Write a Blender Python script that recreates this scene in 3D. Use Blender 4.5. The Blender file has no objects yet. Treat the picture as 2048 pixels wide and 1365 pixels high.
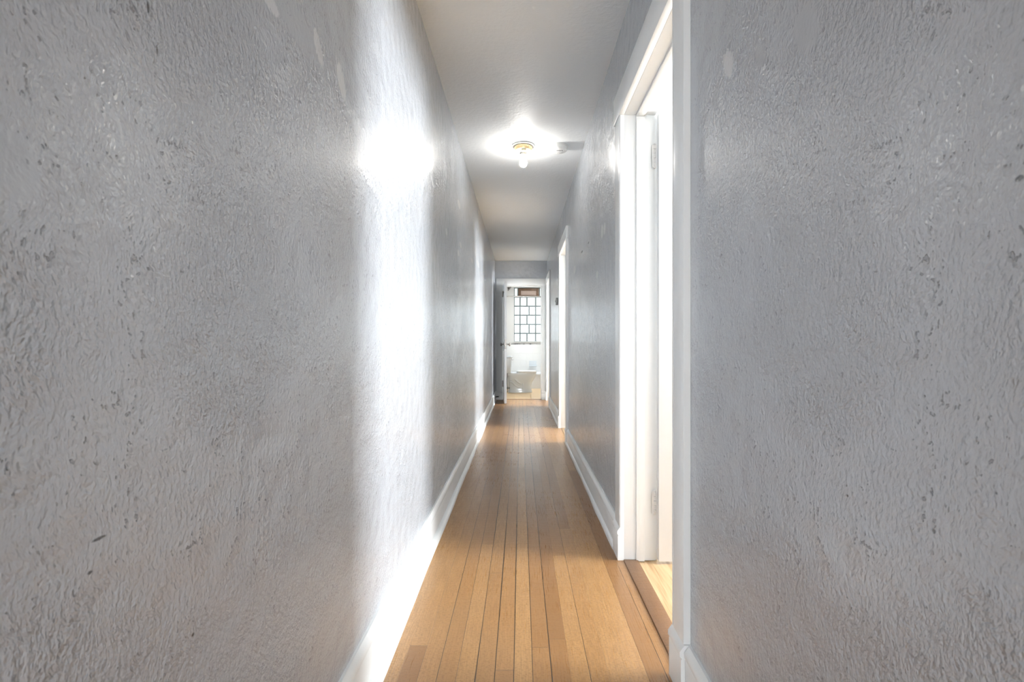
import bpy, bmesh, math, random
from mathutils import Vector, Matrix
random.seed(7)
PI = math.pi
C = bpy.context.scene.collection
SC = bpy.context.scene

# ---------------------------------------------------------------- dimensions (metres; camera stands at x=0, y=0)
CAMZ = 0.98; F = 967.0
MX = (-0.34, 0.36)                # added doorway behind the camera, narrowed to shade the nearest walls
XL, XR = -0.448, 0.470            # hall wall faces
XR2 = 0.600                       # room side of the right wall
H = 2.46                          # ceiling
YB, YE, YE2 = -0.08, 8.56, 8.68    # wall behind camera, end wall faces
YW = 11.42                        # bathroom window wall
HEAD = 2.02                       # top of every door opening
D1 = (1.437, 2.190); D2 = (4.835, 5.640); D3 = (7.67, 8.42)   # openings in the right wall
EX = (-0.310, 0.372)              # opening in the end wall
XO = 4.0                          # outer wall of the side rooms

# ---------------------------------------------------------------- mesh helpers
class MB:
    def __init__(s): s.bm = bmesh.new()
    def box(s, x0, x1, y0, y1, z0, z1, bev=0, seg=2):
        b = bmesh.new()
        bmesh.ops.create_cube(b, size=1)
        for v in b.verts:
            v.co = Vector(((x0+x1)/2 + v.co.x*(x1-x0), (y0+y1)/2 + v.co.y*(y1-y0), (z0+z1)/2 + v.co.z*(z1-z0)))
        if bev: bmesh.ops.bevel(b, geom=b.edges[:], offset=bev, segments=seg, affect='EDGES', profile=0.5)
        s.add(b); return s
    def add(s, b, mat=None):
        if mat is not None: bmesh.ops.transform(b, matrix=mat, verts=b.verts)
        me = bpy.data.meshes.new('tmp'); b.to_mesh(me); b.free()
        s.bm.from_mesh(me); bpy.data.meshes.remove(me)
    def lathe(s, prof, c=(0,0,0), seg=40, mat=None):
        """prof: list of (r, z)"""
        b = bmesh.new(); rings = []
        for r, z in prof:
            if r < 1e-6: rings.append([b.verts.new((0,0,z))])
            else: rings.append([b.verts.new((r*math.cos(2*PI*k/seg), r*math.sin(2*PI*k/seg), z)) for k in range(seg)])
        for a, d in zip(rings, rings[1:]):
            for k in range(seg):
                k2 = (k+1) % seg
                if len(a) == 1 and len(d) == 1: continue
                if len(a) == 1: b.faces.new((a[0], d[k], d[k2]))
                elif len(d) == 1: b.faces.new((a[k], a[k2], d[0]))
                else: b.faces.new((a[k], a[k2], d[k2], d[k]))
        if len(rings[0]) > 1: b.faces.new(rings[0])
        if len(rings[-1]) > 1: b.faces.new(rings[-1])
        bmesh.ops.recalc_face_normals(b, faces=b.faces)
        M = Matrix.Translation(Vector(c))
        if mat is not None: M = M @ mat
        s.add(b, M); return s
    def tube(s, pts, r, seg=12):
        pts = [Vector(p) for p in pts]; rs = r if isinstance(r, (list, tuple)) else [r]*len(pts)
        b = bmesh.new(); rings = []; up = None
        for i, p in enumerate(pts):
            t = (pts[min(i+1, len(pts)-1)] - pts[max(i-1, 0)]).normalized()
            if up is None:
                up = Vector((0,0,1)) if abs(t.z) < 0.9 else Vector((1,0,0))
            u = (up - t*up.dot(t)).normalized(); w = t.cross(u); up = u
            rings.append([b.verts.new(p + (u*math.cos(2*PI*k/seg) + w*math.sin(2*PI*k/seg))*rs[i]) for k in range(seg)])
        for a, d in zip(rings, rings[1:]):
            for k in range(seg): b.faces.new((a[k], a[(k+1)%seg], d[(k+1)%seg], d[k]))
        b.faces.new(rings[0]); b.faces.new(rings[-1])
        bmesh.ops.recalc_face_normals(b, faces=b.faces)
        s.add(b); return s
    def loft(s, rings):
        b = bmesh.new(); R = [[b.verts.new(p) for p in r] for r in rings]
        n = len(R[0])
        for a, d in zip(R, R[1:]):
            for k in range(n): b.faces.new((a[k], a[(k+1)%n], d[(k+1)%n], d[k]))
        b.faces.new(R[0]); b.faces.new(R[-1])
        bmesh.ops.recalc_face_normals(b, faces=b.faces)
        s.add(b); return s
    def prism(s, poly, a0, a1, f):
        """poly in 2d swept from a0 to a1; f(u, v, a) -> xyz"""
        return s.loft([[f(u, v, a0) for u, v in poly], [f(u, v, a1) for u, v in poly]])

def finish(o, smooth):
    if smooth:
        for p in o.data.polygons: p.use_smooth = True
        if smooth < 3:
            try: o.data.set_sharp_from_angle(angle=smooth)
            except Exception: pass

def obj(name, mb, mat, parent=None, smooth=0.7, label=None):
    me = bpy.data.meshes.new(name)
    off = Vector((0,0,0)); p = parent
    while p is not None: off += p.location; p = p.parent
    if off.length: bmesh.ops.translate(mb.bm, vec=-off, verts=mb.bm.verts)
    mb.bm.to_mesh(me); mb.bm.free()
    me.materials.append(mat)
    o = bpy.data.objects.new(name, me); C.objects.link(o)
    o.parent = parent
    finish(o, smooth)
    if label: o['label'] = label
    return o

def tag(o, label=None, cat=None, group=None, kind=None):
    if label: o['label'] = label
    if cat: o['category'] = cat
    if group: o['group'] = group
    if kind: o['kind'] = kind
    return o

def thing(name, loc, label, cat=None, group=None, kind=None):
    o = bpy.data.objects.new(name, None); C.objects.link(o); o.location = loc
    o.empty_display_size = 0.05
    return tag(o, label, cat, group, kind)

def struct(name, mb, mat, label, cat, smooth=0.7):
    return tag(obj(name, mb, mat, None, smooth), label, cat, None, 'structure')

# ---------------------------------------------------------------- material helpers
class NT:
    def __init__(s, name):
        s.m = bpy.data.materials.new(name); s.m.use_nodes = True
        s.t = s.m.node_tree; s.t.nodes.clear()
        s.out = s.t.nodes.new('ShaderNodeOutputMaterial')
    def n(s, typ, **kw):
        o = s.t.nodes.new(typ)
        for k, v in kw.items(): setattr(o, k, v)
        return o
    def link(s, a, b): s.t.links.new(a, b)
    def inp(s, sock, v):
        if isinstance(v, bpy.types.NodeSocket): s.link(v, sock)
        elif v is not None: sock.default_value = v
    def m_(s, op, a, b=None, c=None, clamp=False):
        o = s.n('ShaderNodeMath', operation=op); o.use_clamp = clamp
        s.inp(o.inputs[0], a)
        if b is not None: s.inp(o.inputs[1], b)
        if c is not None: s.inp(o.inputs[2], c)
        return o.outputs[0]
    def pos(s):
        g = s.n('ShaderNodeNewGeometry'); x = s.n('ShaderNodeSeparateXYZ'); s.link(g.outputs['Position'], x.inputs[0])
        return g.outputs['Position'], x.outputs[0], x.outputs[1], x.outputs[2]
    def xyz(s, x, y, z):
        o = s.n('ShaderNodeCombineXYZ'); s.inp(o.inputs[0], x); s.inp(o.inputs[1], y); s.inp(o.inputs[2], z); return o.outputs[0]
    def noise(s, vec, scale, detail=4, rough=0.5, dist=0.0, dim='3D'):
        o = s.n('ShaderNodeTexNoise', noise_dimensions=dim); s.inp(o.inputs['Vector'], vec)
        o.inputs['Scale'].default_value = scale; o.inputs['Detail'].default_value = detail
        o.inputs['Roughness'].default_value = rough; o.inputs['Distortion'].default_value = dist
        return o.outputs[0]
    def white(s, vec, dim='3D'):
        o = s.n('ShaderNodeTexWhiteNoise', noise_dimensions=dim)
        s.inp(o.inputs['W'] if dim == '1D' else o.inputs['Vector'], vec)
        return o.outputs['Value']
    def ramp(s, fac, stops, interp='LINEAR'):
        o = s.n('ShaderNodeValToRGB'); s.inp(o.inputs[0], fac); cr = o.color_ramp; cr.interpolation = interp
        while len(cr.elements) < len(stops): cr.elements.new(0.5)
        for e, (p, c) in zip(cr.elements, stops):
            e.position = p; e.color = (*c, 1) if isinstance(c, tuple) else (c, c, c, 1)
        return o.outputs[0]
    def smooth(s, v, a, b, lo=0.0, hi=1.0):
        o = s.n('ShaderNodeMapRange', interpolation_type='SMOOTHSTEP')
        s.inp(o.inputs[0], v); o.inputs[1].default_value = a; o.inputs[2].default_value = b
        o.inputs[3].default_value = lo; o.inputs[4].default_value = hi
        return o.outputs[0]
    def mix(s, f, a, b, blend='MIX'):
        o = s.n('ShaderNodeMix', data_type='RGBA', blend_type=blend)
        s.inp(o.inputs[0], f)
        for k, v in ((6, a), (7, b)):
            if isinstance(v, tuple): v = (*v, 1)
            s.inp(o.inputs[k], v)
        return o.outputs[2]
    def bump(s, h, dist, strength=1.0, normal=None):
        o = s.n('ShaderNodeBump'); s.inp(o.inputs['Height'], h)
        o.inputs['Distance'].default_value = dist; s.inp(o.inputs['Strength'], strength)
        if normal is not None: s.link(normal, o.inputs['Normal'])
        return o.outputs[0]
    def bsdf(s, color, rough, normal=None, metal=0.0, spec=0.5, coat=0.0, emis=None, emis_s=0.0):
        b = s.n('ShaderNodeBsdfPrincipled')
        if isinstance(color, tuple): color = (*color, 1)
        s.inp(b.inputs['Base Color'], color); s.inp(b.inputs['Roughness'], rough)
        b.inputs['Metallic'].default_value = metal
        s.inp(b.inputs['Specular IOR Level'], spec)
        b.inputs['Coat Weight'].default_value = coat; b.inputs['Coat Roughness'].default_value = 0.24
        if normal is not None: s.link(normal, b.inputs['Normal'])
        if emis is not None:
            if isinstance(emis, tuple): emis = (*emis, 1)
            s.inp(b.inputs['Emission Color'], emis); s.inp(b.inputs['Emission Strength'], emis_s)
        s.link(b.outputs[0], s.out.inputs[0]); return s.m

def plain(name, col, rough, metal=0.0, spec=0.5, bump=0.0, scale=60, var=0.06):
    t = NT(name)
    if not var: return t.bsdf(col, rough, None, metal, spec)
    p, x, y, z = t.pos()
    n = t.noise(p, scale, 1, 0.6)
    c = t.mix(n, tuple(c*(1-var) for c in col), tuple(min(1, c*(1+var)) for c in col))
    nor = t.bump(n, bump) if bump else None
    return t.bsdf(c, t.smooth(n, 0.2, 0.8, rough*0.9, rough*1.1), nor, metal, spec)

# painted stucco of the hall walls. patches: (u, z, half-u, half-z, tilt) with u = y (or x) along the wall
def wall_mat(name, col, patches=(), smooths=(), axis='y', amp=0.0062, rough=0.22, spots=()):
    t = NT(name); p, x, y, z = t.pos()
    u = y if axis == 'y' else x
    uz = t.xyz(u, z, 0.0)
    warp = t.noise(uz, 3.2, 0, 0.5, dim='2D')
    big = t.noise(uz, 19, 0, 0.5, dim='2D')
    # trowel strokes: upright daubs that lean a little
    q = t.xyz(t.m_('MULTIPLY', t.m_('ADD', t.m_('MULTIPLY_ADD', z, 0.16, u), t.m_('MULTIPLY', big, 0.018)), 126), t.m_('MULTIPLY', t.m_('MULTIPLY_ADD', u, -0.15, z), 80), 0.0)
    n1 = t.noise(q, 1.0, 2, 0.64, 0.0, dim='2D')
    reg = t.smooth(warp, 0.35, 0.62, 0.45, 1.15)
    pit = t.smooth(t.m_('MULTIPLY_ADD', big, 0.30, n1), 0.865, 0.94)
    def blob(pu, pz, hu, hz, tilt, soft):
        du = t.m_('SUBTRACT', u, pu); dz = t.m_('SUBTRACT', z, pz)
        a = t.m_('DIVIDE', t.m_('MULTIPLY_ADD', dz, tilt, du), hu); b = t.m_('DIVIDE', dz, hz)
        r = t.m_('ADD', t.m_('MULTIPLY', a, a), t.m_('MULTIPLY', b, b))
        return t.smooth(t.m_('ADD', r, t.m_('MULTIPLY', t.m_('SUBTRACT', n1, 0.5), 1.0)), soft[0], soft[1], 1.0, 0.0)
    def union(lst, soft):
        m = None
        for a in lst:
            b = blob(*a, soft); m = b if m is None else t.m_('MAXIMUM', m, b)
        return m
    pm = union(patches, (0.6, 1.0)); sm = union(smooths, (0.5, 1.2))
    sp = union(spots, (0.3, 1.2))
    flat = None
    for m in (pm, sm):
        if m is not None: flat = m if flat is None else t.m_('MAXIMUM', flat, m)
    h = t.m_('MULTIPLY', n1, reg)
    h = t.m_('SUBTRACT', h, t.m_('MULTIPLY', pit, 0.55))
    h = t.m_('ADD', h, t.m_('MULTIPLY', big, 0.8))
    nor = t.bump(h, amp, 1.0 if flat is None else t.m_('SUBTRACT', 1.0, t.m_('MULTIPLY', flat, 0.85)))
    c = t.mix(t.m_('MULTIPLY', pit, 0.5), tuple(k for k in col), tuple(k*0.35 for k in col))  # pits darkened in the colour too, as painted shade in the recesses
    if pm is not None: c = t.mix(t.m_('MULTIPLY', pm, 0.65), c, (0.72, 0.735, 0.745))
    if sp is not None: c = t.mix(t.m_('MULTIPLY', sp, 0.8), c, (0.05, 0.05, 0.05))
    return t.bsdf(c, rough, nor, 0.0, 1.0, 0.45)

def yz(px, py):                       # where a pixel of the left wall lies
    Y = F*XL/(px-1041.0); return Y, CAMZ + (689.0-py)*Y/F
def yzr(px, py):
    Y = F*XR/(px-1041.0); return Y, CAMZ + (689.0-py)*Y/F
def patch_l(px, py, w, h, tilt=0.0):
    Y, z = yz(px, py); return (Y, z, w*Y*Y/(F*abs(XL)), h*Y/F, tilt)
def patch_r(px, py, w, h, tilt=0.0):
    Y, z = yzr(px, py); return (Y, z, w*Y*Y/(F*abs(XR)), h*Y/F, tilt)

WALLC = (0.478, 0.503, 0.540)
M = {}
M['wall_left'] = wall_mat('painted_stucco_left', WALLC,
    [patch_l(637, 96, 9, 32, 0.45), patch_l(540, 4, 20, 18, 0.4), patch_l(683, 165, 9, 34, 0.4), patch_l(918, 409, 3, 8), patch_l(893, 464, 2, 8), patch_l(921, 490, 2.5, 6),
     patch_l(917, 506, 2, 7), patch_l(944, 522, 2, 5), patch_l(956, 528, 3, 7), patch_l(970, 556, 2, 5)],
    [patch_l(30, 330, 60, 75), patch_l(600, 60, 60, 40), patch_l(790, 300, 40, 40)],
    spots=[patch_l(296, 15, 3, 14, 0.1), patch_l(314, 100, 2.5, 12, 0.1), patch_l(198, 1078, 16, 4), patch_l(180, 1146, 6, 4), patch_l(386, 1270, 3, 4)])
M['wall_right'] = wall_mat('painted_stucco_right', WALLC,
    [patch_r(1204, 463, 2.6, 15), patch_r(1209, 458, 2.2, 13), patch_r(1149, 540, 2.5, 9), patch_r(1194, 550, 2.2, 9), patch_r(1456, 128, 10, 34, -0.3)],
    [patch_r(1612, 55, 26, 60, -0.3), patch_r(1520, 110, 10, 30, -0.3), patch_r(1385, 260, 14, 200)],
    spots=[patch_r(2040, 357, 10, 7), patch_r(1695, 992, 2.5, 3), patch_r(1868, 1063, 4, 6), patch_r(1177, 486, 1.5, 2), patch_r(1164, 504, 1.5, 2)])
M['wall_end'] = wall_mat('painted_stucco_end', WALLC, axis='x')
M['room_wall'] = plain('room_wall_paint', (0.80, 0.81, 0.81), 0.6, var=0)
M['bath_wall'] = plain('bathroom_wall_paint', (0.80, 0.79, 0.765), 0.45, var=0)

t = NT('ceiling_plaster'); p, x, y, z = t.pos()
n1 = t.noise(t.xyz(t.m_('MULTIPLY', x, 34), t.m_('MULTIPLY', y, 46), 0.0), 1.0, 2, 0.6, dim='2D')
M['ceiling'] = t.bsdf((0.785, 0.805, 0.81), 0.55, t.bump(n1, 0.0014), 0, 0.35)

def white_paint(name, col=(0.795, 0.81, 0.81), rough=0.28, b=0.0006):
    t = NT(name); p, x, y, z = t.pos()
    st = t.noise(t.xyz(t.m_('MULTIPLY', x, 60), t.m_('MULTIPLY', y, 60), t.m_('MULTIPLY', z, 12)), 1.0, 1, 0.6)
    return t.bsdf(col, rough, t.bump(st, b), 0, 0.5)
M['trim'] = white_paint('white_trim_paint')
M['door'] = white_paint('white_door_paint', (0.81, 0.82, 0.82))

def oak(name, c_dark, c_mid, c_light, w=0.0565, x0=-0.020, rough=0.28, along='y'):
    t = NT(name); p, X, Y, Z = t.pos()
    if along == 'x': X, Y = Y, X
    u = t.m_('DIVIDE', t.m_('SUBTRACT', X, x0), w)
    iu = t.m_('FLOOR', u); fu = t.m_('SUBTRACT', u, iu)
    off = t.m_('MULTIPLY', t.white(iu, '1D'), 7.0)
    v = t.m_('DIVIDE', t.m_('ADD', Y, off), 2.6)
    iv = t.m_('FLOOR', v); fv = t.m_('SUBTRACT', v, iv)
    rnd = t.white(t.xyz(iu, iv, 3.7)); rnd2 = t.white(t.xyz(iu, iv, 11.3))
    gx = t.m_('MULTIPLY_ADD', rnd, 37.0, X)
    warp = t.noise(t.xyz(t.m_('MULTIPLY', gx, 16), t.m_('MULTIPLY', Y, 1.8), 0.0), 1.0, 1, dim='2D')
    fine = t.noise(t.xyz(t.m_('MULTIPLY', t.m_('MULTIPLY_ADD', warp, 0.03, gx), 420), t.m_('MULTIPLY', Y, 7), 0.0), 1.0, 2, 0.6, dim='2D')
    # cathedral growth rings
    ring = t.m_('SINE', t.m_('MULTIPLY', t.m_('MULTIPLY_ADD', warp, 0.9, t.m_('MULTIPLY', gx, 3.0)), 95.0))
    ring = t.m_('MULTIPLY', t.m_('MULTIPLY_ADD', ring, 0.5, 0.5), t.smooth(rnd2, 0.35, 0.8, 0.15, 1.0))
    # short flecks across the grain
    fl = t.noise(t.xyz(t.m_('MULTIPLY', t.m_('MULTIPLY_ADD', Y, 0.25, gx), 110), t.m_('MULTIPLY', Y, 190), 0.0), 1.0, 1, 0.5, dim='2D')
    fleck = t.smooth(fl, 0.50, 0.66)
    c = t.ramp(rnd, [(0.0, c_dark), (0.5, c_mid), (1.0, c_light)])
    c = t.mix(t.smooth(fine, 0.35, 0.70, 0.0, 0.6), c, c_dark)
    c = t.mix(t.m_('MULTIPLY', ring, 0.24), c, tuple(k*0.75 for k in c_dark))
    c = t.mix(t.m_('MULTIPLY', fleck, 0.45), c, tuple(k*0.80 for k in c_dark))
    # worn and dirty areas
    wear = t.smooth(t.noise(t.xyz(X, Y, 0.0), 1.7, 2, 0.6, dim='2D'), 0.40, 0.70)
    c = t.mix(t.m_('MULTIPLY', wear, 0.15), c, (0.30, 0.20, 0.115))
    # gaps between the strips: a few wide, most hairline
    seam = t.m_('ROUND', u)
    ds = t.m_('MULTIPLY', t.m_('ABSOLUTE', t.m_('SUBTRACT', u, seam)), w)
    gr = t.white(t.m_('ADD', seam, 0.37), '1D')
    local = t.noise(t.xyz(t.m_('MULTIPLY', seam, 5.3), t.m_('MULTIPLY', Y, 1.1), 0.0), 1.0, 0, dim='2D')
    gw = t.m_('MULTIPLY_ADD', t.m_('POWER', gr, 3.5), t.m_('MULTIPLY', local, 0.0028), 0.00008)
    g1 = t.m_('SUBTRACT', 1.0, t.smooth(t.m_('SUBTRACT', ds, gw), -0.0001, 0.0005))
    dv = t.m_('MULTIPLY', t.m_('MINIMUM', fv, t.m_('SUBTRACT', 1.0, fv)), 2.6)
    g2 = t.m_('SUBTRACT', 1.0, t.smooth(dv, 0.0004, 0.0012))
    gap = t.m_('MAXIMUM', t.m_('MULTIPLY', g1, t.smooth(gr, 0.2, 0.8, 0.25, 1.0)), t.m_('MULTIPLY', g2, 0.6))
    c = t.mix(t.m_('MULTIPLY', gap, 0.92), c, (0.020, 0.011, 0.006))
    cross = t.noise(t.xyz(t.m_('MULTIPLY', X, 14), t.m_('MULTIPLY', Y, 45), 0.0), 1.0, 1, 0.6, dim='2D')
    tilt = t.m_('MULTIPLY', t.m_('MULTIPLY', t.m_('SUBTRACT', fu, 0.5), t.m_('SUBTRACT', rnd2, 0.5)), 0.5)
    h = t.m_('ADD', t.m_('MULTIPLY', fine, 0.12), t.m_('ADD', t.m_('MULTIPLY', cross, 0.45), t.m_('SUBTRACT', tilt, t.m_('MULTIPLY', gap, 1.2))))
    ro = t.m_('ADD', t.m_('MULTIPLY', wear, 0.03), t.m_('MULTIPLY_ADD', fine, 0.12, rough-0.05))
    return t.bsdf(c, ro, t.bump(h, 0.0012), 0, 0.8)
M['oak'] = oak('oak_strip_floor', (0.275, 0.132, 0.044), (0.395, 0.205, 0.074), (0.490, 0.280, 0.112))
t = NT('oak_room_floor'); p, X, Y, Z = t.pos()
g_ = t.noise(t.xyz(t.m_('MULTIPLY', X, 55), t.m_('MULTIPLY', Y, 3.5), 0.0), 1.0, 2, 0.6, dim='2D')
M['oak_room'] = t.bsdf(t.ramp(g_, [(0.3, (0.40, 0.24, 0.11)), (0.5, (0.55, 0.37, 0.20)), (0.7, (0.62, 0.44, 0.25))]), 0.3)
M['oak_rear'] = plain('oak_rear_floor', (0.40, 0.22, 0.09), 0.35, var=0)
M['saddle'] = oak('oak_saddle', (0.17, 0.08, 0.032), (0.24, 0.12, 0.048), (0.28, 0.14, 0.055), w=0.5, x0=-0.1, rough=0.4)

# bathroom tiles
t = NT('tan_floor_tile'); p, X, Y, Z = t.pos()
b = t.n('ShaderNodeTexBrick', offset=0.0); t.link(t.xyz(t.m_('ADD', X, 0.115), t.m_('ADD', Y, 0.11), 0.0), b.inputs[0])
b.inputs['Scale'].default_value = 1.0; b.inputs['Brick Width'].default_value = 0.31; b.inputs['Row Height'].default_value = 0.31
b.inputs['Mortar Size'].default_value = 0.003; b.inputs['Color1'].default_value = (0.74, 0.52, 0.29, 1); b.inputs['Color2'].default_value = (0.77, 0.55, 0.31, 1)
b.inputs['Mortar'].default_value = (0.50, 0.34, 0.17, 1)
M['floor_tile'] = t.bsdf(t.mix(t.noise(p, 12, 4), b.outputs[0], (0.80, 0.58, 0.33), 'MIX'), 0.3, t.bump(t.m_('SUBTRACT', 1.0, b.outputs[1]), 0.001))
t = NT('white_wall_tile'); p, X, Y, Z = t.pos()
b = t.n('ShaderNodeTexBrick', offset=0.0); t.link(t.xyz(t.m_('ADD', X, Y), Z, 0.0), b.inputs[0])
b.inputs['Scale'].default_value = 1.0; b.inputs['Brick Width'].default_value = 0.152; b.inputs['Row Height'].default_value = 0.152
b.inputs['Mortar Size'].default_value = 0.0015; b.inputs['Color1'].default_value = (0.83, 0.83, 0.81, 1); b.inputs['Color2'].default_value = (0.85, 0.85, 0.83, 1)
b.inputs['Mortar'].default_value = (0.79, 0.785, 0.77, 1)
M['wall_tile'] = t.bsdf(b.outputs[0], 0.18, t.bump(t.m_('SUBTRACT', 1.0, b.outputs[1]), 0.0008))
t = NT('dark_accent_tile'); p, X, Y, Z = t.pos()
iu = t.m_('FLOOR', t.m_('DIVIDE', X, 0.051)); fr = t.m_('FRACT', t.m_('DIVIDE', X, 0.051))
r_ = t.white(iu, '1D'); msk = t.m_('MULTIPLY', t.m_('GREATER_THAN', fr, 0.08), 1.0)
c = t.ramp(r_, [(0.0, (0.08, 0.08, 0.08)), (0.35, (0.35, 0.34, 0.32)), (1.0, (0.55, 0.54, 0.52))])
M['accent'] = t.bsdf(t.mix(msk, (0.75, 0.74, 0.72), c), 0.2)

M['porcelain'] = plain('white_porcelain', (0.73, 0.78, 0.82), 0.10, var=0.01)
M['tub'] = plain('white_tub_enamel', (0.76, 0.79, 0.82), 0.14, var=0.01)
M['seat'] = plain('white_plastic_seat', (0.86, 0.86, 0.84), 0.2, var=0.01)
M['plastic'] = plain('white_plastic', (0.80, 0.80, 0.78), 0.4, var=0.02)
M['grey_plastic'] = plain('grey_plastic', (0.34, 0.34, 0.33), 0.45, var=0.03)
M['chrome'] = plain('chrome', (0.62, 0.62, 0.61), 0.16, 1.0)
M['dull_metal'] = plain('dull_steel', (0.27, 0.25, 0.23), 0.35, 1.0, var=0.12)
M['brass'] = plain('polished_brass', (0.90, 0.66, 0.36), 0.30, 0.65, var=0.05)
M['dark'] = plain('black_rubber', (0.012, 0.012, 0.012), 0.5)
M['hose'] = plain('braided_hose', (0.12, 0.12, 0.12), 0.4, 0.5)
M['ceramic'] = plain('lamp_ceramic', (0.82, 0.82, 0.80), 0.15, var=0.01)
M['socket'] = plain('socket_grey', (0.20, 0.20, 0.195), 0.5)
M['yellow'] = plain('yellow_sticker', (0.62, 0.47, 0.10), 0.5)
M['brown'] = plain('brown_vent_wood', (0.17, 0.10, 0.060), 0.45, var=0.15, scale=30)
M['vent_pane'] = plain('pinkish_vent_pane', (0.56, 0.43, 0.36), 0.5, var=0.06, scale=40)
M['mortar'] = plain('window_mortar', (0.20, 0.235, 0.235), 0.7, var=0.06)
M['painted_hinge'] = plain('painted_hinge', (0.74, 0.735, 0.715), 0.35, var=0.03)
t = NT('bulb_glass'); M['bulb'] = t.bsdf((0.9, 0.9, 0.9), 0.3, None, emis=(1.0, 0.965, 0.91), emis_s=54.0)

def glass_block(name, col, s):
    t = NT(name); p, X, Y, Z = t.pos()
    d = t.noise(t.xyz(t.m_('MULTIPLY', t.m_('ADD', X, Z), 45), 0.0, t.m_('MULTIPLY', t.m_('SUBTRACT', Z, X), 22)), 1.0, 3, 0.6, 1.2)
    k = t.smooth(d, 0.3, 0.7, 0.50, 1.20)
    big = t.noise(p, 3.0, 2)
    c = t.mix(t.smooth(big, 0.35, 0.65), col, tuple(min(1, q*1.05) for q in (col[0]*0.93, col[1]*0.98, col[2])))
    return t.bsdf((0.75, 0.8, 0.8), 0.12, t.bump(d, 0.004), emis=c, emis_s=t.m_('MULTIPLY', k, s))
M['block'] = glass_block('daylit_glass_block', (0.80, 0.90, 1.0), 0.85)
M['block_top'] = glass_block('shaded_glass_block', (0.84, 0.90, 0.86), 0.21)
t = NT('daylit_window_pane'); M['pane'] = t.bsdf((0.8, 0.8, 0.8), 0.1, None, emis=(0.93, 0.97, 1.0), emis_s=26.0)
t = NT('daylit_far_pane'); M['pane_far'] = t.bsdf((0.8, 0.8, 0.8), 0.1, None, emis=(0.93, 0.97, 1.0), emis_s=24.0)
t = NT('rear_fill_pane'); M['pane_fill'] = t.bsdf((0.8, 0.8, 0.8), 0.1, None, emis=(0.93, 0.97, 1.0), emis_s=8.0)  # added glow behind the viewer that lifts the near walls

# ---------------------------------------------------------------- room shell
T_ = 0.02                                          # jamb board thickness
def holes_wall(x0, x1, y0, y1, holes, ztop=H, along='y'):
    """a slab with door holes: boxes between and above the openings"""
    mb = MB(); a = y0 if along == 'y' else x0; end = y1 if along == 'y' else x1
    def bx(a0, a1, z0, z1):
        if along == 'y': mb.box(x0, x1, a0, a1, z0, z1)
        else: mb.box(a0, a1, y0, y1, z0, z1)
    for h0, h1 in holes:
        bx(a, h0-T_, 0, ztop); bx(h0-T_, h1+T_, HEAD+T_, ztop); a = h1+T_
    bx(a, end, 0, ztop)
    return mb

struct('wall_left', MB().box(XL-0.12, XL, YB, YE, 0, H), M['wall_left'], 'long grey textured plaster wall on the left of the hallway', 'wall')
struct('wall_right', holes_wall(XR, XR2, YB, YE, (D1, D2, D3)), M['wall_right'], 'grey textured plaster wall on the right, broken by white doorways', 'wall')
struct('wall_end', holes_wall(XL-0.12, 2.1, YE, YE2, (EX,), along='x'), M['wall_end'], 'short grey wall above the bathroom doorway at the hall end', 'wall')
# unseen room added behind the viewer; window fills the hall, doorway shapes that light
YR = -5.2
struct('wall_behind', MB().box(-2.6, MX[0], YB-0.12, YB, 0, H).box(MX[1], XO+0.1, YB-0.12, YB, 0, H).box(MX[0], MX[1], YB-0.12, YB, HEAD, H), M['wall_end'], 'unseen grey wall behind the viewer with an added light-shaping doorway', 'wall')
struct('wall_rear_left', MB().box(-2.6, -2.5, YR, YB-0.12, 0, H), M['room_wall'], 'left wall of the room behind the viewer', 'wall')
struct('wall_rear_right', MB().box(2.6, 2.7, YR, YB-0.12, 0, H), M['room_wall'], 'right wall of the room behind the viewer', 'wall')
RW = (-1.6, 1.6)
struct('wall_rear', MB().box(-2.6, RW[0], YR-0.12, YR, 0, H).box(RW[1], 2.7, YR-0.12, YR, 0, H).box(RW[0], RW[1], YR-0.12, YR, 0, 0.75).box(RW[0], RW[1], YR-0.12, YR, 2.15, H), M['room_wall'], 'far wall of the room behind the viewer with an added fill window', 'wall')
w = thing('window_5', (0, YR, 0.75), 'wide glowing window added unseen behind the viewer to brighten the hall', 'window', None, 'structure')
obj('pane', MB().box(RW[0]+0.04, RW[1]-0.04, YR-0.08, YR-0.07, 0.79, 2.11), M['pane_fill'], w)
f = MB()
for a0, a1 in ((RW[0], RW[0]+0.05), (-0.56, -0.51), (0.51, 0.56), (RW[1]-0.05, RW[1])): f.box(a0, a1, YR-0.06, YR-0.01, 0.75, 2.15)
for b0, b1 in ((0.75, 0.80), (2.10, 2.15)): f.box(RW[0]+0.05, RW[1]-0.05, YR-0.06, YR-0.01, b0, b1)
obj('sash', f, M['trim'], w)
struct('ceiling', MB().box(-2.7, XO+0.1, -5.4, YW+0.2, H, H+0.1), M['ceiling'], 'off-white brushed plaster ceiling over the hallway', 'ceiling')
struct('floor', MB().box(XL-0.12, XR+0.03, YB-0.12, YE+0.02, -0.1, 0), M['oak'], 'worn honey oak strip floor running down the hallway', 'floor')
struct('floor', MB().box(-2.7, XO+0.1, -5.4, YB-0.12, -0.1, 0), M['oak_rear'], 'oak floor of the room behind the viewer', 'floor')
struct('floor', MB().box(XR+0.03, XO+0.1, YB-0.12, YE+0.02, -0.1, -0.002), M['oak_room'], 'pale oak floor of the side room behind the right doorway', 'floor')
struct('floor', MB().box(XL-0.12, 2.1, YE+0.02, YW+0.2, -0.1, 0), M['floor_tile'], 'warm tan tile floor of the bathroom around the toilet', 'floor')
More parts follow.
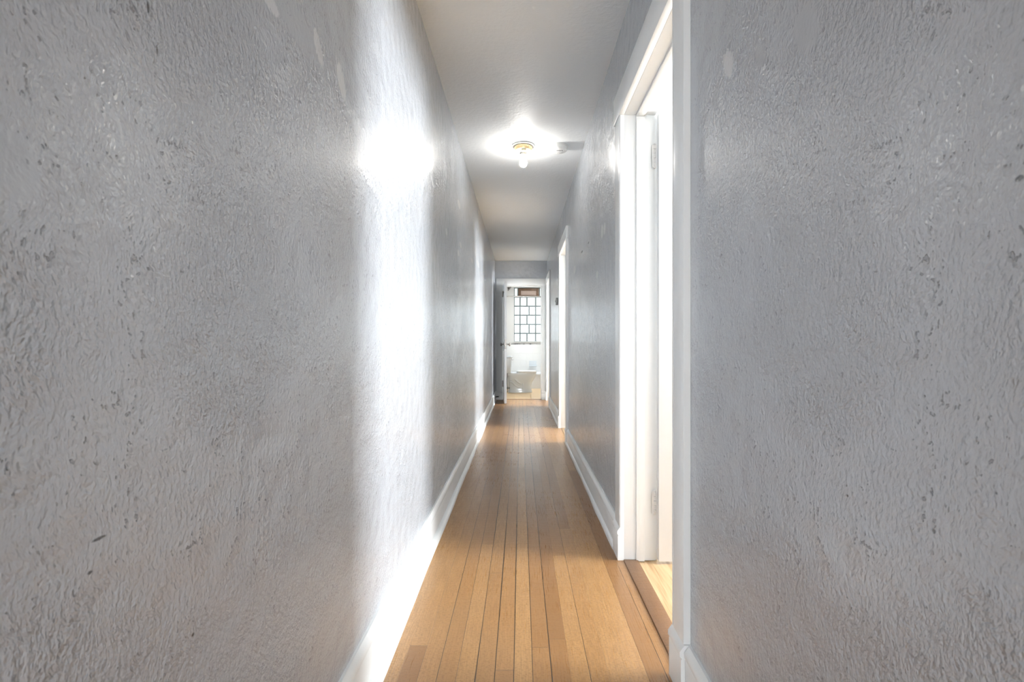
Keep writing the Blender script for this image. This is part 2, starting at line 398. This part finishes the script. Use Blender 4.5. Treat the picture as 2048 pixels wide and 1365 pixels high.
# side rooms (seen only through their doorways)
struct('wall_room', MB().box(XR2, XO, 3.3, 3.4, 0, H), M['room_wall'], 'partition between the first and second side room', 'wall')
struct('wall_room', MB().box(XR2, XO, 6.6, 6.7, 0, H), M['room_wall'], 'partition between the second and third side room', 'wall')
WINS = [(0.92, 2.12), (4.45, 5.65), (7.15, 8.25)]
mb = MB(); a = YB
for w0, w1 in WINS:
    mb.box(XO, XO+0.12, a, w0, 0, H); mb.box(XO, XO+0.12, w0, w1, 0, 0.75); mb.box(XO, XO+0.12, w0, w1, 2.05, H); a = w1
mb.box(XO, XO+0.12, a, YE, 0, H)
struct('wall_outer', mb, M['room_wall'], 'outer wall of the side rooms with their windows', 'wall')
struct('wall_room_end', MB().box(2.1, XO+0.1, YE, YE2, 0, H), M['room_wall'], 'end wall of the third side room', 'wall')
for i, (w0, w1) in enumerate(WINS):
    w = thing('window_%d' % (i+2), (XO, (w0+w1)/2, 0.75), 'daylit sash window of side room number %s along the hall' % ('one', 'two', 'three')[i], 'window', None, 'structure')
    obj('pane', MB().box(XO+0.05, XO+0.06, w0+0.04, w1-0.04, 0.79, 2.01), M['pane' if i == 0 else 'pane_far'], w)
    f = MB()
    for s in ((w0, w0+0.05, 0.75, 2.05), (w1-0.05, w1, 0.75, 2.05), (w0+0.05, w1-0.05, 0.75, 0.80), (w0+0.05, w1-0.05, 2.0, 2.05), (w0+0.05, w1-0.05, 1.38, 1.42)):
        f.box(XO+0.01, XO+0.05, *s)
    obj('sash', f, M['trim'], w)
# bathroom
struct('wall_bathroom_left', MB().box(XL-0.12, -0.41, YE2, YW, 0, H), M['bath_wall'], 'white bathroom wall behind the toilet tank', 'wall')
struct('wall_bathroom_right', MB().box(1.90, 2.0, YE2, YW, 0, H), M['bath_wall'], 'white bathroom wall out of view on the right', 'wall')
WX = (-0.153, 0.510); WZ = (1.044, 2.320); ZT = 0.975
struct('wall_window', MB().box(-0.41, WX[0], YW, YW+0.15, ZT, H).box(WX[1], 1.9, YW, YW+0.15, ZT, H).box(WX[0], WX[1], YW, YW+0.15, ZT, WZ[0]).box(WX[0], WX[1], YW, YW+0.15, WZ[1], H),
       M['bath_wall'], 'white upper bathroom wall around the glass-block window', 'wall')
struct('wall_tile', MB().box(-0.41, 1.9, YW-0.008, YW+0.15, 0, ZT), M['wall_tile'], 'white tiled lower bathroom wall behind the tub', 'wall')
struct('trim_5', MB().box(-0.41, 1.9, YW-0.012, YW, ZT, ZT+0.022, 0.002), M['accent'], 'thin dashed dark accent tile row below the bathroom window', 'tile trim')

# glass-block window with a brown hopper vent
win = thing('window_1', (0.18, YW, WZ[0]), 'glass-block window in the bathroom with a brown vent at its top', 'window', None, 'structure')
obj('mortar_bed', MB().box(WX[0], WX[1], YW+0.024, YW+0.11, WZ[0], WZ[1]), M['mortar'], win)
rows = [1.044, 1.237, 1.449, 1.667, 1.880, 2.100]
oddc = [WX[0], -0.010, 0.152, 0.358, WX[1]]; evenc = [WX[0], -0.010, 0.205, 0.358, WX[1]]
g = 0.0105
for r in range(5):
    cols = evenc if r in (1, 3) else oddc
    for c0, c1 in zip(cols, cols[1:]):
        obj('glass_block', MB().box(c0+g, c1-g, YW+0.022, YW+0.09, rows[r]+g, rows[r+1]-g, 0.008, 1), M['block_top'] if r == 4 else M['block'], win)
for c0, c1 in ((WX[0], -0.055), (0.445, WX[1])):
    obj('glass_block', MB().box(c0+g, c1-g, YW+0.022, YW+0.09, rows[5]+g, WZ[1]-g, 0.008, 1), M['block_top'], win)
f = MB(); v0, v1, vz0, vz1 = -0.048, 0.437, 2.108, 2.302
for a in ((v0, v0+0.058, vz0, vz1), (v1-0.058, v1, vz0, vz1), (v0+0.058, v1-0.058, vz0, vz0+0.034), (v0+0.058, v1-0.058, vz1-0.050, vz1)):
    f.box(a[0], a[1], YW-0.012, YW+0.06, a[2], a[3], 0.003)
vf = obj('vent_frame', f, M['brown'], win, label='brown wooden vent frame')
obj('pane', MB().box(v0+0.05, v1-0.05, YW+0.015, YW+0.03, vz0+0.03, vz1-0.045), M['vent_pane'], vf, label='pinkish translucent vent pane')
obj('latch', MB().box(0.17, 0.21, YW-0.024, YW-0.010, vz0+0.004, vz0+0.020, 0.003), M['dull_metal'], vf)
struct('trim_6', MB().box(WX[0]-0.01, WX[1]+0.01, YW-0.03, YW+0.03, WZ[0]-0.018, WZ[0]+0.002, 0.004), M['bath_wall'], 'white sill ledge under the glass-block window', 'sill')

# ---------------------------------------------------------------- door casings
BH = 0.150
def capped(w, h):
    """base moulding section: (depth out of the wall, height)"""
    return [(0, 0), (w, 0), (w, h-0.040), (w-0.003, h-0.036), (w+0.003, h-0.030), (w+0.003, h-0.018), (w-0.004, h-0.008), (w-0.010, h), (0, h)]

def casing(n, out, along, y0, y1, label, left_w=0.100, right_w=0.110, ear=0.014, depth=0.13, hinge_jamb=0.0):
    """out: the wall face; the casing stands 20 mm proud of it. along 'y' (right wall, faces -x) or 'x' (end wall, faces -y)"""
    root = thing('trim_%d' % n, (out, (y0+y1)/2, 0) if along == 'y' else ((y0+y1)/2, out, 0), label, 'door casing', None, 'structure')
    def P(d, a, z): return (out-d, a, z) if along == 'y' else (a, out-d, z)      # d = depth towards the viewer's side
    def bx(mb, d0, d1, a0, a1, z0, z1, bev=0.0015):
        if along == 'y': mb.box(out-d1, out-d0, a0, a1, z0, z1, bev)
        else: mb.box(a0, a1, out-d1, out-d0, z0, z1, bev)
        return mb
    for sgn, e, w in ((-1, y0, left_w), (1, y1, right_w)):
        # flat board with a bead along the opening
        prof = [(0, 0), (0, w), (0.019, w), (0.020, w-0.002), (0.020, 0.016), (0.016, 0.014), (0.016, 0.011), (0.020, 0.009), (0.020, 0.003), (0.017, 0)]
        mb = MB(); mb.prism([(d, e+sgn*q) for d, q in prof], BH-0.004, HEAD+0.001, lambda d, a, z: P(d, a, z))
        obj('side_casing', mb, M['trim'], root)
        mb = MB(); mb.prism(capped(0.029, BH), e+sgn*0.0005, e+sgn*(w+0.008), lambda d, z, a: P(d, a, z))
        obj('plinth_block', mb, M['trim'], root)
        # jamb board and door stop
        a0, a1 = sorted((e, e+sgn*T_))
        obj('jamb', bx(MB(), -depth, 0.0, a0, a1, 0, HEAD, 0.001), M['trim'], root)
        s0, s1 = sorted((e, e-sgn*0.011))
        obj('door_stop', bx(MB(), -0.090, -0.052, s0, s1, 0, HEAD-0.011, 0.002), M['trim'], root)
    mb = MB(); bx(mb, 0.0, 0.026, y0-left_w-ear, y1+right_w+ear, HEAD, HEAD+0.122, 0.002)
    obj('head_casing', mb, M['trim'], root)
    mb = MB(); bx(mb, -depth, 0.0, y0-T_, y1+T_, HEAD, HEAD+T_, 0.001)
    obj('head_jamb', mb, M['trim'], root)
    mb = MB(); bx(mb, -0.090, -0.052, y0, y1, HEAD-0.011, HEAD, 0.002)
    obj('head_stop', mb, M['trim'], root)
    return root
tr1 = casing(1, XR, 'y', D1[0], D1[1], 'tall white casing of the nearest doorway on the right wall', depth=0.142)
tr2 = casing(2, XR, 'y', D2[0], D2[1], 'white casing of the middle doorway on the right wall')
tr3 = casing(3, XR, 'y', D3[0], D3[1], 'white casing of the farthest doorway on the right, by the corner', left_w=0.10, right_w=0.105)
tr4 = casing(4, YE, 'x', EX[0], EX[1], 'white casing around the bathroom doorway at the hall end', left_w=0.117, right_w=0.088, ear=0.0, depth=0.12)
obj('room_casing', MB().box(XR2, XR2+0.020, D1[1]+0.006, D1[1]+0.12, 0, HEAD+0.12, 0.001), M['trim'], tr1)
obj('saddle', MB().box(XR-0.004, XR+0.062, D1[0], D1[1], -0.005, 0.006, 0.004), M['saddle'], tr1, label='brown worn oak saddle in the doorway')
obj('saddle', MB().box(XR+0.005, XR2+0.02, D2[0], D2[1], -0.005, 0.004, 0.003), M['oak_room'], tr2)
obj('saddle', MB().box(XR+0.005, XR2+0.02, D3[0], D3[1], -0.005, 0.004, 0.003), M['oak_room'], tr3)
obj('saddle', MB().box(EX[0], EX[1], YE+0.005, YE+0.05, -0.005, 0.006, 0.004), M['saddle'], tr4, label='dark wooden threshold strip')

# ---------------------------------------------------------------- baseboards
def baseboard(name, x, sgn, y0, y1, label, s0=0.020, s1=0.020):
    """sgn +1: left wall (projects to +x)"""
    mb = MB(); mb.prism(capped(0.018, BH), y0, y1, lambda d, z, a: (x+sgn*d, a, z))
    o = struct(name, mb, M['trim'], label, 'baseboard')
    def shoe(w): return [(0.017, 0.0), (0.018+w, 0.0), (0.018+w, 0.006), (0.018+w*0.75, 0.016), (0.018+w*0.35, 0.022), (0.017, 0.024)]
    n = 40; rings = []
    for k in range(n+1):
        q = k/n; y = y0+(y1-y0)*q; w = s0+(s1-s0)*q + 0.0018*math.sin(y*5.1) + 0.0012*math.sin(y*13.7)
        rings.append([(x+sgn*d, y, z) for d, z in shoe(max(w, 0.008))])
    obj('shoe_moulding', MB().loft(rings), M['trim'], o)
    return o
baseboard('baseboard_left', XL, 1, YB, YE, 'long white baseboard along the foot of the left wall', 0.034, 0.010)
baseboard('baseboard_right', XR, -1, YB, D1[0]-0.110, 'white baseboard piece in the near lower right corner', 0.014, 0.014)
baseboard('baseboard_right', XR, -1, D1[1]+0.119, D2[0]-0.109, 'white baseboard between the nearest and middle right doorways', 0.014, 0.014)
baseboard('baseboard_right', XR, -1, D2[1]+0.119, D3[0]-0.109, 'white baseboard between the middle and farthest right doorways', 0.014, 0.014)

# ---------------------------------------------------------------- hinges and doors
def hinge(x, y, z, h, r, parent, mat, leaf_dir, leaf_w=0.03, label=None):
    """knuckle barrel with a plate on one side (leaf_dir = unit xy)"""
    mb = MB()
    for k in range(5):
        a = z-h/2+h*k/5
        mb.lathe([(r*0.8, a), (r, a+0.001), (r, a+h/5-0.0025), (r*0.8, a+h/5-0.0012)], (x, y, 0), 14)
    mb.lathe([(r*0.9, z+h/2), (r*0.9, z+h/2+0.004), (0.0, z+h/2+0.008)], (x, y, 0), 12)
    mb.lathe([(0.0, z-h/2-0.008), (r*0.9, z-h/2-0.004), (r*0.9, z-h/2)], (x, y, 0), 12)
    dx, dy = leaf_dir; nx, ny = -dy, dx; tk = 0.0016
    q = [(x+dx*0.0+nx*tk, y+ny*tk), (x+dx*leaf_w+nx*tk, y+dy*leaf_w+ny*tk), (x+dx*leaf_w-nx*tk, y+dy*leaf_w-ny*tk), (x-nx*tk, y-ny*tk)]
    mb.prism(q, z-h/2, z+h/2, lambda u, v, a: (u, v, a))
    return obj('hinge', mb, mat, parent, label=label)

# leaf of the nearest right room, swung fully open into that room
dr = thing('door_2', (0.62, 2.185, 0), 'white door standing open inside the nearest right doorway', 'door', None, 'structure')
obj('leaf', MB().box(0.6155, 1.345, 2.150, 2.185, 0.012, HEAD-0.006, 0.002), M['door'], dr)
for z in (1.83, 0.265):
    hinge(0.6060, 2.1825, z, 0.100, 0.0065, dr, M['painted_hinge'], (-1, 0.0), 0.012, 'hinge painted over in white')

# bathroom door: hinged on the left jamb, swung out into the hall and seen edge-on
ang = math.radians(86.5); hx, hy = EX[0]+0.004, YE-0.006; LW = 0.665; TH = 0.040
dirv = Vector((math.cos(-ang), math.sin(-ang))); nrm = Vector((-dirv.y, dirv.x))      # nrm: towards the bathroom-side face (+x)
def dp(a, b, z): return (hx+dirv.x*a+nrm.x*b, hy+dirv.y*a+nrm.y*b, z)
bd = thing('door_1', (hx, hy, 0), 'white bathroom door swung open into the hall and seen edge-on', 'door', None, 'structure')
def slab(a0, a1, b0, b1, z0, z1): return MB().loft([[dp(a0, b0, z), dp(a1, b0, z), dp(a1, b1, z), dp(a0, b1, z)] for z in (z0, z1)])
mb = slab(0.0, 0.10, 0, TH, 0.012, HEAD-0.008)                                    # stiles, rails and recessed panels
for a0, a1, z0, z1 in ((LW-0.10, LW, 0.012, HEAD-0.008), (0.10, LW-0.10, 0.012, 0.22), (0.10, LW-0.10, 0.88, 1.05), (0.10, LW-0.10, HEAD-0.14, HEAD-0.008)):
    b = slab(a0, a1, 0, TH, z0, z1); me = bpy.data.meshes.new('t'); b.bm.to_mesh(me); b.bm.free(); mb.bm.from_mesh(me); bpy.data.meshes.remove(me)
leaf = obj('leaf', mb, M['door'], bd)
obj('panel', slab(0.10, LW-0.10, 0.011, TH-0.011, 0.22, 0.88), M['door'], leaf)
obj('panel', slab(0.10, LW-0.10, 0.011, TH-0.011, 1.05, HEAD-0.14), M['door'], leaf)
obj('latch_plate', slab(LW-0.0005, LW+0.0015, 0.008, TH-0.008, 0.90, 1.06), M['dull_metal'], bd, label='steel latch plate in the door edge')
for sgn, b0 in ((-1, 0.0), (1, TH)):
    R = Matrix.Rotation(math.radians(90), 4, 'X')
    M3 = Matrix.Rotation(math.atan2(nrm.y*sgn, nrm.x*sgn), 4, 'Z') @ Matrix.Rotation(math.radians(90), 4, 'Y')
    kb = MB().lathe([(0.026, 0.0), (0.026, 0.004), (0.020, 0.007), (0.009, 0.009), (0.008, 0.026), (0.014, 0.031), (0.026, 0.040), (0.029, 0.050), (0.026, 0.059), (0.014, 0.064), (0.0, 0.065)], dp(LW-0.062, b0, 0.978), 24, M3)
    obj('door_knob', kb, M['dull_metal'], bd, 2.0, 'steel door knob')
for z in (1.87, 0.285):
    hinge(hx-0.006, hy-0.010, z, 0.102, 0.0085, bd, M['dull_metal'], (-1.0, 0.05), 0.034, 'bare steel hinge on the left jamb')

# door stop: black-tipped spring rod on the left baseboard
ds = thing('door_stop', (XL+0.018, 8.36, 0.075), 'small spring door stop on the left baseboard beside the bathroom door', 'door stop')
obj('spring_rod', MB().tube([(XL+0.012, 8.36, 0.068), (XL+0.075, 8.36, 0.073)], 0.009), M['dark'], ds, label='black rod')
obj('rubber_tip', MB().tube([(XL+0.073, 8.36, 0.073), (XL+0.098, 8.36, 0.075)], [0.012, 0.010]), M['plastic'], ds, label='white tip')

# ---------------------------------------------------------------- ceiling light with a bare bulb
LX, LY = 0.021, 3.60
lp = thing('ceiling_light', (LX, LY, H), 'bare lit bulb on a brass and white porcelain holder on the hall ceiling', 'ceiling light')
obj('canopy', MB().lathe([(0.080, H), (0.084, H-0.004), (0.082, H-0.010), (0.066, H-0.014), (0.0, H-0.014)], (LX, LY, 0), 48), M['ceramic'], lp, 0.9)
obj('brass_band', MB().lathe([(0.063, H-0.012), (0.067, H-0.015), (0.0665, H-0.026), (0.064, H-0.037), (0.0625, H-0.040), (0.056, H-0.041), (0.0, H-0.041)], (LX, LY, 0), 48), M['brass'], lp, 0.9, 'brass ring')
ho = obj('bulb_holder', MB().lathe([(0.058, H-0.040), (0.056, H-0.044), (0.046, H-0.050), (0.034, H-0.053), (0.0, H-0.053)], (LX, LY, 0), 48), M['ceramic'], lp, 0.9, 'white porcelain holder')
tg = MB(); tg.box(-0.018, 0.018, -0.001, 0.001, -0.007, 0.007)
bmesh.ops.transform(tg.bm, matrix=Matrix.Translation((LX+0.004, LY-0.0475, H-0.0495)) @ Matrix.Rotation(math.radians(-55), 4, 'X'), verts=tg.bm.verts)
obj('sticker', tg, M['yellow'], ho, label='yellow sticker')
obj('socket', MB().lathe([(0.030, H-0.052), (0.030, H-0.056), (0.026, H-0.058), (0.025, H-0.070), (0.022, H-0.072), (0.0, H-0.072)], (LX, LY, 0), 32), M['socket'], lp, 0.9, 'grey socket')
bp = [(0.0125, H-0.071), (0.0128, H-0.083)]
for k in range(15):
    a = math.radians(62 - k*(152/14)); bp.append((0.0290*math.cos(a), H-0.129+0.0290*1.10*math.sin(a)))
bp[-1] = (0.0, bp[-1][1]-0.0002)
obj('light_bulb', MB().lathe(bp, (LX, LY, 0), 32), M['bulb'], lp, 3.0, 'glowing white bulb')

# ---------------------------------------------------------------- smoke detector
SX, SY = 0.287, 3.605
sd = thing('smoke_detector', (SX, SY, H), 'round white smoke detector on the ceiling beside the bare bulb', 'smoke detector')
obj('base_plate', MB().lathe([(0.066, H), (0.067, H-0.003), (0.066, H-0.010), (0.0, H-0.010)], (SX, SY, 0), 48), M['plastic'], sd, 0.9)
hs = obj('housing', MB().lathe([(0.060, H-0.009), (0.062, H-0.014), (0.061, H-0.030), (0.057, H-0.038), (0.053, H-0.0405), (0.0, H-0.0405)], (SX, SY, 0), 48), M['plastic'], sd, 0.9)
for k, (dx, w) in enumerate(((-0.014, 0.010), (-0.004, 0.008), (0.007, 0.012), (0.0215, 0.011))):
    obj('sound_slot', MB().box(SX+dx-w/2, SX+dx+w/2, SY-0.019, SY-0.011, H-0.0412, H-0.0403), M['dark'], hs, label='small dark slot')
gr = MB()
for i in range(7):
    for j in range(3):
        if (i+j) % 2 == 0: gr.lathe([(0.0025, H-0.0412), (0.0025, H-0.040)], (SX-0.027+i*0.009, SY+0.004+j*0.012, 0), 8)
obj('grille', gr, M['grey_plastic'], hs)

# ---------------------------------------------------------------- thermostat between the farther right doorways
ty = 6.10
th = thing('thermostat', (XR, ty, 1.52), 'small grey thermostat box on the right wall between two far doorways', 'thermostat')
obj('housing', MB().box(XR-0.026, XR, ty-0.030, ty+0.030, 1.476, 1.566, 0.003), M['grey_plastic'], th)
obj('dial', MB().box(XR-0.036, XR-0.025, ty-0.010, ty+0.010, 1.508, 1.534, 0.003), M['grey_plastic'], th)

# ---------------------------------------------------------------- toilet (bowl points to +x)
TY = 9.88
tl = thing('toilet', (0.0, TY, 0), 'white two-piece toilet seen side-on through the bathroom doorway', 'toilet')
def ring(x0, x1, hw, z, n=40, sq=2.3, back=3.6):
    cx = x0 + (x1-x0)*0.56; out = []
    for k in range(n):
        a = 2*PI*k/n; c, s_ = math.cos(a), math.sin(a); e = sq if c > 0 else back
        rx = (x1-cx) if c > 0 else (cx-x0)
        out.append((cx+rx*math.copysign(abs(c)**(2/e), c), TY+hw*math.copysign(abs(s_)**(2/e), s_), z))
    return out
secs = [(-0.255, 0.232, 0.108, 0.0), (-0.253, 0.236, 0.108, 0.015), (-0.250, 0.226, 0.100, 0.05), (-0.250, 0.218, 0.098, 0.12), (-0.250, 0.224, 0.104, 0.18), (-0.252, 0.250, 0.122, 0.23),
        (-0.256, 0.282, 0.146, 0.28), (-0.262, 0.304, 0.166, 0.325), (-0.268, 0.316, 0.178, 0.365), (-0.27, 0.320, 0.181, 0.390), (-0.268, 0.316, 0.178, 0.399)]
bowl = obj('bowl', MB().loft([ring(*s) for s in secs]), M['porcelain'], tl, 1.2)
def side(x, z, out=0.006):            # a point just proud of the near side of the pedestal
    hw = 0.098 + max(0.0, z-0.14)*0.10 + max(0.0, z-0.18)*0.40
    return (x, TY-hw-out+0.014, z)
obj('trapway', MB().tube([side(-0.225, 0.226), side(-0.19, 0.228), side(-0.16, 0.210), side(-0.11, 0.150), side(-0.06, 0.116), side(0.0, 0.100), side(0.05, 0.097)], [0.012, 0.017, 0.019, 0.019, 0.019, 0.018, 0.014], 16)
    .tube([side(-0.118, 0.284), side(-0.085, 0.250), side(-0.04, 0.208), side(0.0, 0.184), side(0.045, 0.180)], [0.010, 0.019, 0.020, 0.017, 0.010], 14)
    .tube([side(0.052, 0.20), side(0.054, 0.12), side(0.052, 0.03)], [0.010, 0.017, 0.014], 12), M['porcelain'], bowl, 1.2)
obj('rear_deck', MB().box(-0.375, -0.04, TY-0.150, TY+0.150, 0.345, 0.398, 0.012, 3), M['porcelain'], bowl, 1.0)
obj('seat', MB().loft([ring(-0.075, 0.322, 0.183, 0.399), ring(-0.082, 0.328, 0.188, 0.404), ring(-0.082, 0.328, 0.188, 0.414), ring(-0.078, 0.324, 0.184, 0.4175)]), M['seat'], tl, 1.0)
obj('seat_lid', MB().loft([ring(-0.080, 0.324, 0.184, 0.4195), ring(-0.086, 0.330, 0.190, 0.424), ring(-0.086, 0.328, 0.189, 0.434), ring(-0.07, 0.312, 0.172, 0.442), ring(-0.02, 0.26, 0.12, 0.444)]), M['seat'], tl, 1.0)
tk = []
for z, x0, x1, hw in ((0.398, -0.372, -0.200, 0.205), (0.405, -0.376, -0.192, 0.212), (0.56, -0.380, -0.182, 0.222), (0.700, -0.383, -0.176, 0.228)):
    tk.append(ring(x0, x1, hw, z, 40, 7, 7))
tank = obj('tank', MB().loft(tk), M['porcelain'], tl, 1.0)
obj('tank_lid', MB().loft([ring(-0.388, -0.166, 0.236, 0.699, 40, 7, 7), ring(-0.391, -0.160, 0.241, 0.705, 40, 7, 7), ring(-0.391, -0.160, 0.241, 0.728, 40, 7, 7), ring(-0.384, -0.168, 0.234, 0.738, 40, 7, 7)]), M['porcelain'], tl, 1.0)
obj('flush_lever', MB().tube([(-0.176, TY-0.16, 0.668), (-0.150, TY-0.16, 0.668)], 0.011).tube([(-0.155, TY-0.165, 0.668), (-0.152, TY-0.085, 0.660)], [0.008, 0.010]), M['chrome'], tl, 1.0, 'chrome flush lever')

sv = thing('water_valve', (-0.26, TY-0.24, 0), 'small metal water shut-off valve at the foot of the toilet', 'valve')
obj('escutcheon', MB().lathe([(0.030, 0.0), (0.029, 0.004), (0.012, 0.012), (0.009, 0.013), (0.009, 0.02), (0.0, 0.02)], (-0.26, TY-0.24, 0), 24), M['brass'], sv, 0.9, 'brass floor flange')
obj('valve_body', MB().tube([(-0.26, TY-0.24, 0.015), (-0.26, TY-0.24, 0.135)], 0.0075).lathe([(0.012, 0.085), (0.014, 0.09), (0.014, 0.125), (0.010, 0.13)], (-0.26, TY-0.24, 0), 16), M['hose'], sv)
obj('handle', MB().tube([(-0.25, TY-0.24, 0.107), (-0.225, TY-0.24, 0.107)], 0.005).tube([(-0.228, TY-0.24, 0.107), (-0.217, TY-0.24, 0.107)], [0.018, 0.016]), M['hose'], sv, label='dark valve handle')
obj('supply_hose', MB().tube([(-0.26, TY-0.24, 0.13), (-0.267, TY-0.24, 0.20), (-0.268, TY-0.235, 0.28), (-0.262, TY-0.23, 0.345), (-0.262, TY-0.225, 0.400)], 0.0075), M['hose'], sv, label='dark braided hose')

# ---------------------------------------------------------------- bathtub, soap dish, curtain rod, shower head
bt = thing('bathtub', (0.55, 11.03, 0), 'white bathtub along the wall behind the toilet', 'bathtub')
def rrect(x0, x1, y0, y1, r, z, n=6):
    out = []
    for cx, cy, a0 in ((x1-r, y1-r, 0), (x0+r, y1-r, 90), (x0+r, y0+r, 180), (x1-r, y0+r, 270)):
        for k in range(n+1):
            a = math.radians(a0+90*k/n); out.append((cx+r*math.cos(a), cy+r*math.sin(a), z))
    return out
x0, x1, y0, y1 = -0.40, 1.12, 10.66, 11.40
obj('apron', MB().loft([rrect(x0, x1, y0+0.012, y1, 0.01, 0), rrect(x0, x1, y0+0.012, y1, 0.01, 0.29)]), M['tub'], bt, 0.9)
R_ = [rrect(x0, x1, y0+0.004, y1, 0.015, 0.288), rrect(x0, x1, y0, y1, 0.015, 0.296), rrect(x0, x1, y0, y1, 0.015, 0.325), rrect(x0+0.008, x1-0.008, y0+0.008, y1-0.006, 0.015, 0.333),
      rrect(x0+0.07, x1-0.07, y0+0.075, y1-0.05, 0.10, 0.333), rrect(x0+0.08, x1-0.08, y0+0.085, y1-0.06, 0.10, 0.325), rrect(x0+0.13, x1-0.13, y0+0.12, y1-0.10, 0.12, 0.294)]
obj('rim', MB().loft(R_), M['tub'], bt, 0.9)

so = thing('soap_dish', (0.295, YW-0.008, 0.52), 'white ceramic soap dish set in the tiled wall above the tub', 'soap dish')
yd = YW-0.008
obj('back_plate', MB().box(0.207, 0.378, yd-0.014, yd, 0.470, 0.590, 0.006), M['porcelain'], so)
obj('tray', MB().box(0.203, 0.382, yd-0.080, yd-0.010, 0.462, 0.484, 0.008), M['porcelain'], so)

rd = thing('shower_curtain_rod', (0.55, 10.66, 2.03), 'thin metal shower curtain rod crossing in front of the bathroom window', 'curtain rod')
obj('rod', MB().tube([(-0.41, 10.66, 2.035), (1.9, 10.66, 2.030)], 0.0125, 16), M['chrome'], rd, 1.0)
obj('flange', MB().tube([(-0.41, 10.66, 2.035), (-0.398, 10.66, 2.035)], [0.03, 0.026], 20), M['chrome'], rd, 1.0)
obj('flange', MB().tube([(1.9, 10.66, 2.030), (1.888, 10.66, 2.030)], [0.03, 0.026], 20), M['chrome'], rd, 1.0)

sh = thing('shower_fixture', (-0.41, 11.03, 2.25), 'chrome shower head on the bathroom wall beside the open door edge', 'shower head')
obj('arm', MB().tube([(-0.41, 11.03, 2.27), (-0.36, 11.03, 2.30), (-0.31, 11.03, 2.29), (-0.285, 11.03, 2.272)], 0.010), M['chrome'], sh, 1.0)
obj('flange', MB().tube([(-0.41, 11.03, 2.27), (-0.400, 11.03, 2.276)], [0.028, 0.020], 20), M['chrome'], sh, 1.0)
obj('spray_head', MB().tube([(-0.290, 11.03, 2.277), (-0.272, 11.03, 2.262), (-0.255, 11.03, 2.250), (-0.243, 11.03, 2.240)], [0.016, 0.030, 0.060, 0.058], 24), M['dull_metal'], sh, 0.9)

# ---------------------------------------------------------------- unseen fill light added to brighten the bathroom, above the door head
la = bpy.data.lights.new('bathroom_fill_light', 'AREA'); la.shape = 'DISK'; la.size = 0.35; la.energy = 10.0; la.color = (0.93, 0.97, 1.0)
lo = bpy.data.objects.new('bathroom_fill_light', la); C.objects.link(lo); lo.location = (0.85, 10.3, H-0.02)

# ---------------------------------------------------------------- world, camera, colour
w = bpy.data.worlds.new('daylight'); SC.world = w; w.use_nodes = True
w.node_tree.nodes['Background'].inputs[0].default_value = (0.8, 0.9, 1.0, 1); w.node_tree.nodes['Background'].inputs[1].default_value = 0.5
cd = bpy.data.cameras.new('camera'); cam = bpy.data.objects.new('camera', cd); C.objects.link(cam)
cam.location = (0, 0, CAMZ); cam.rotation_euler = (math.radians(90), 0, 0)
cd.sensor_width = 36.0; cd.sensor_fit = 'HORIZONTAL'; cd.lens = F/2048*36.0
cd.shift_x = -17.0/2048; cd.shift_y = 6.5/2048; cd.clip_start = 0.05
cd.dof.use_dof = True; cd.dof.focus_distance = 3.0; cd.dof.aperture_fstop = 8.0
SC.camera = cam
for k in ('pane', 'pane_far', 'pane_fill', 'bulb'): M[k].cycles.emission_sampling = 'FRONT'
for k in ('block', 'block_top'): M[k].cycles.emission_sampling = 'NONE'
vs = SC.view_settings
vs.view_transform = 'Standard'; vs.look = 'None'; vs.exposure = 1.92; vs.gamma = 1.0; vs.use_curve_mapping = False
SC.display_settings.display_device = 'sRGB'
SC.cycles.max_bounces = 8; SC.cycles.diffuse_bounces = 4; SC.cycles.glossy_bounces = 3
SC.cycles.sample_clamp_indirect = 6.0; SC.cycles.caustics_reflective = False; SC.cycles.caustics_refractive = False
SC.cycles.use_denoising = True; SC.cycles.use_adaptive_sampling = True; SC.cycles.adaptive_threshold = 0.05; SC.cycles.adaptive_min_samples = 16; SC.cycles.use_light_tree = True
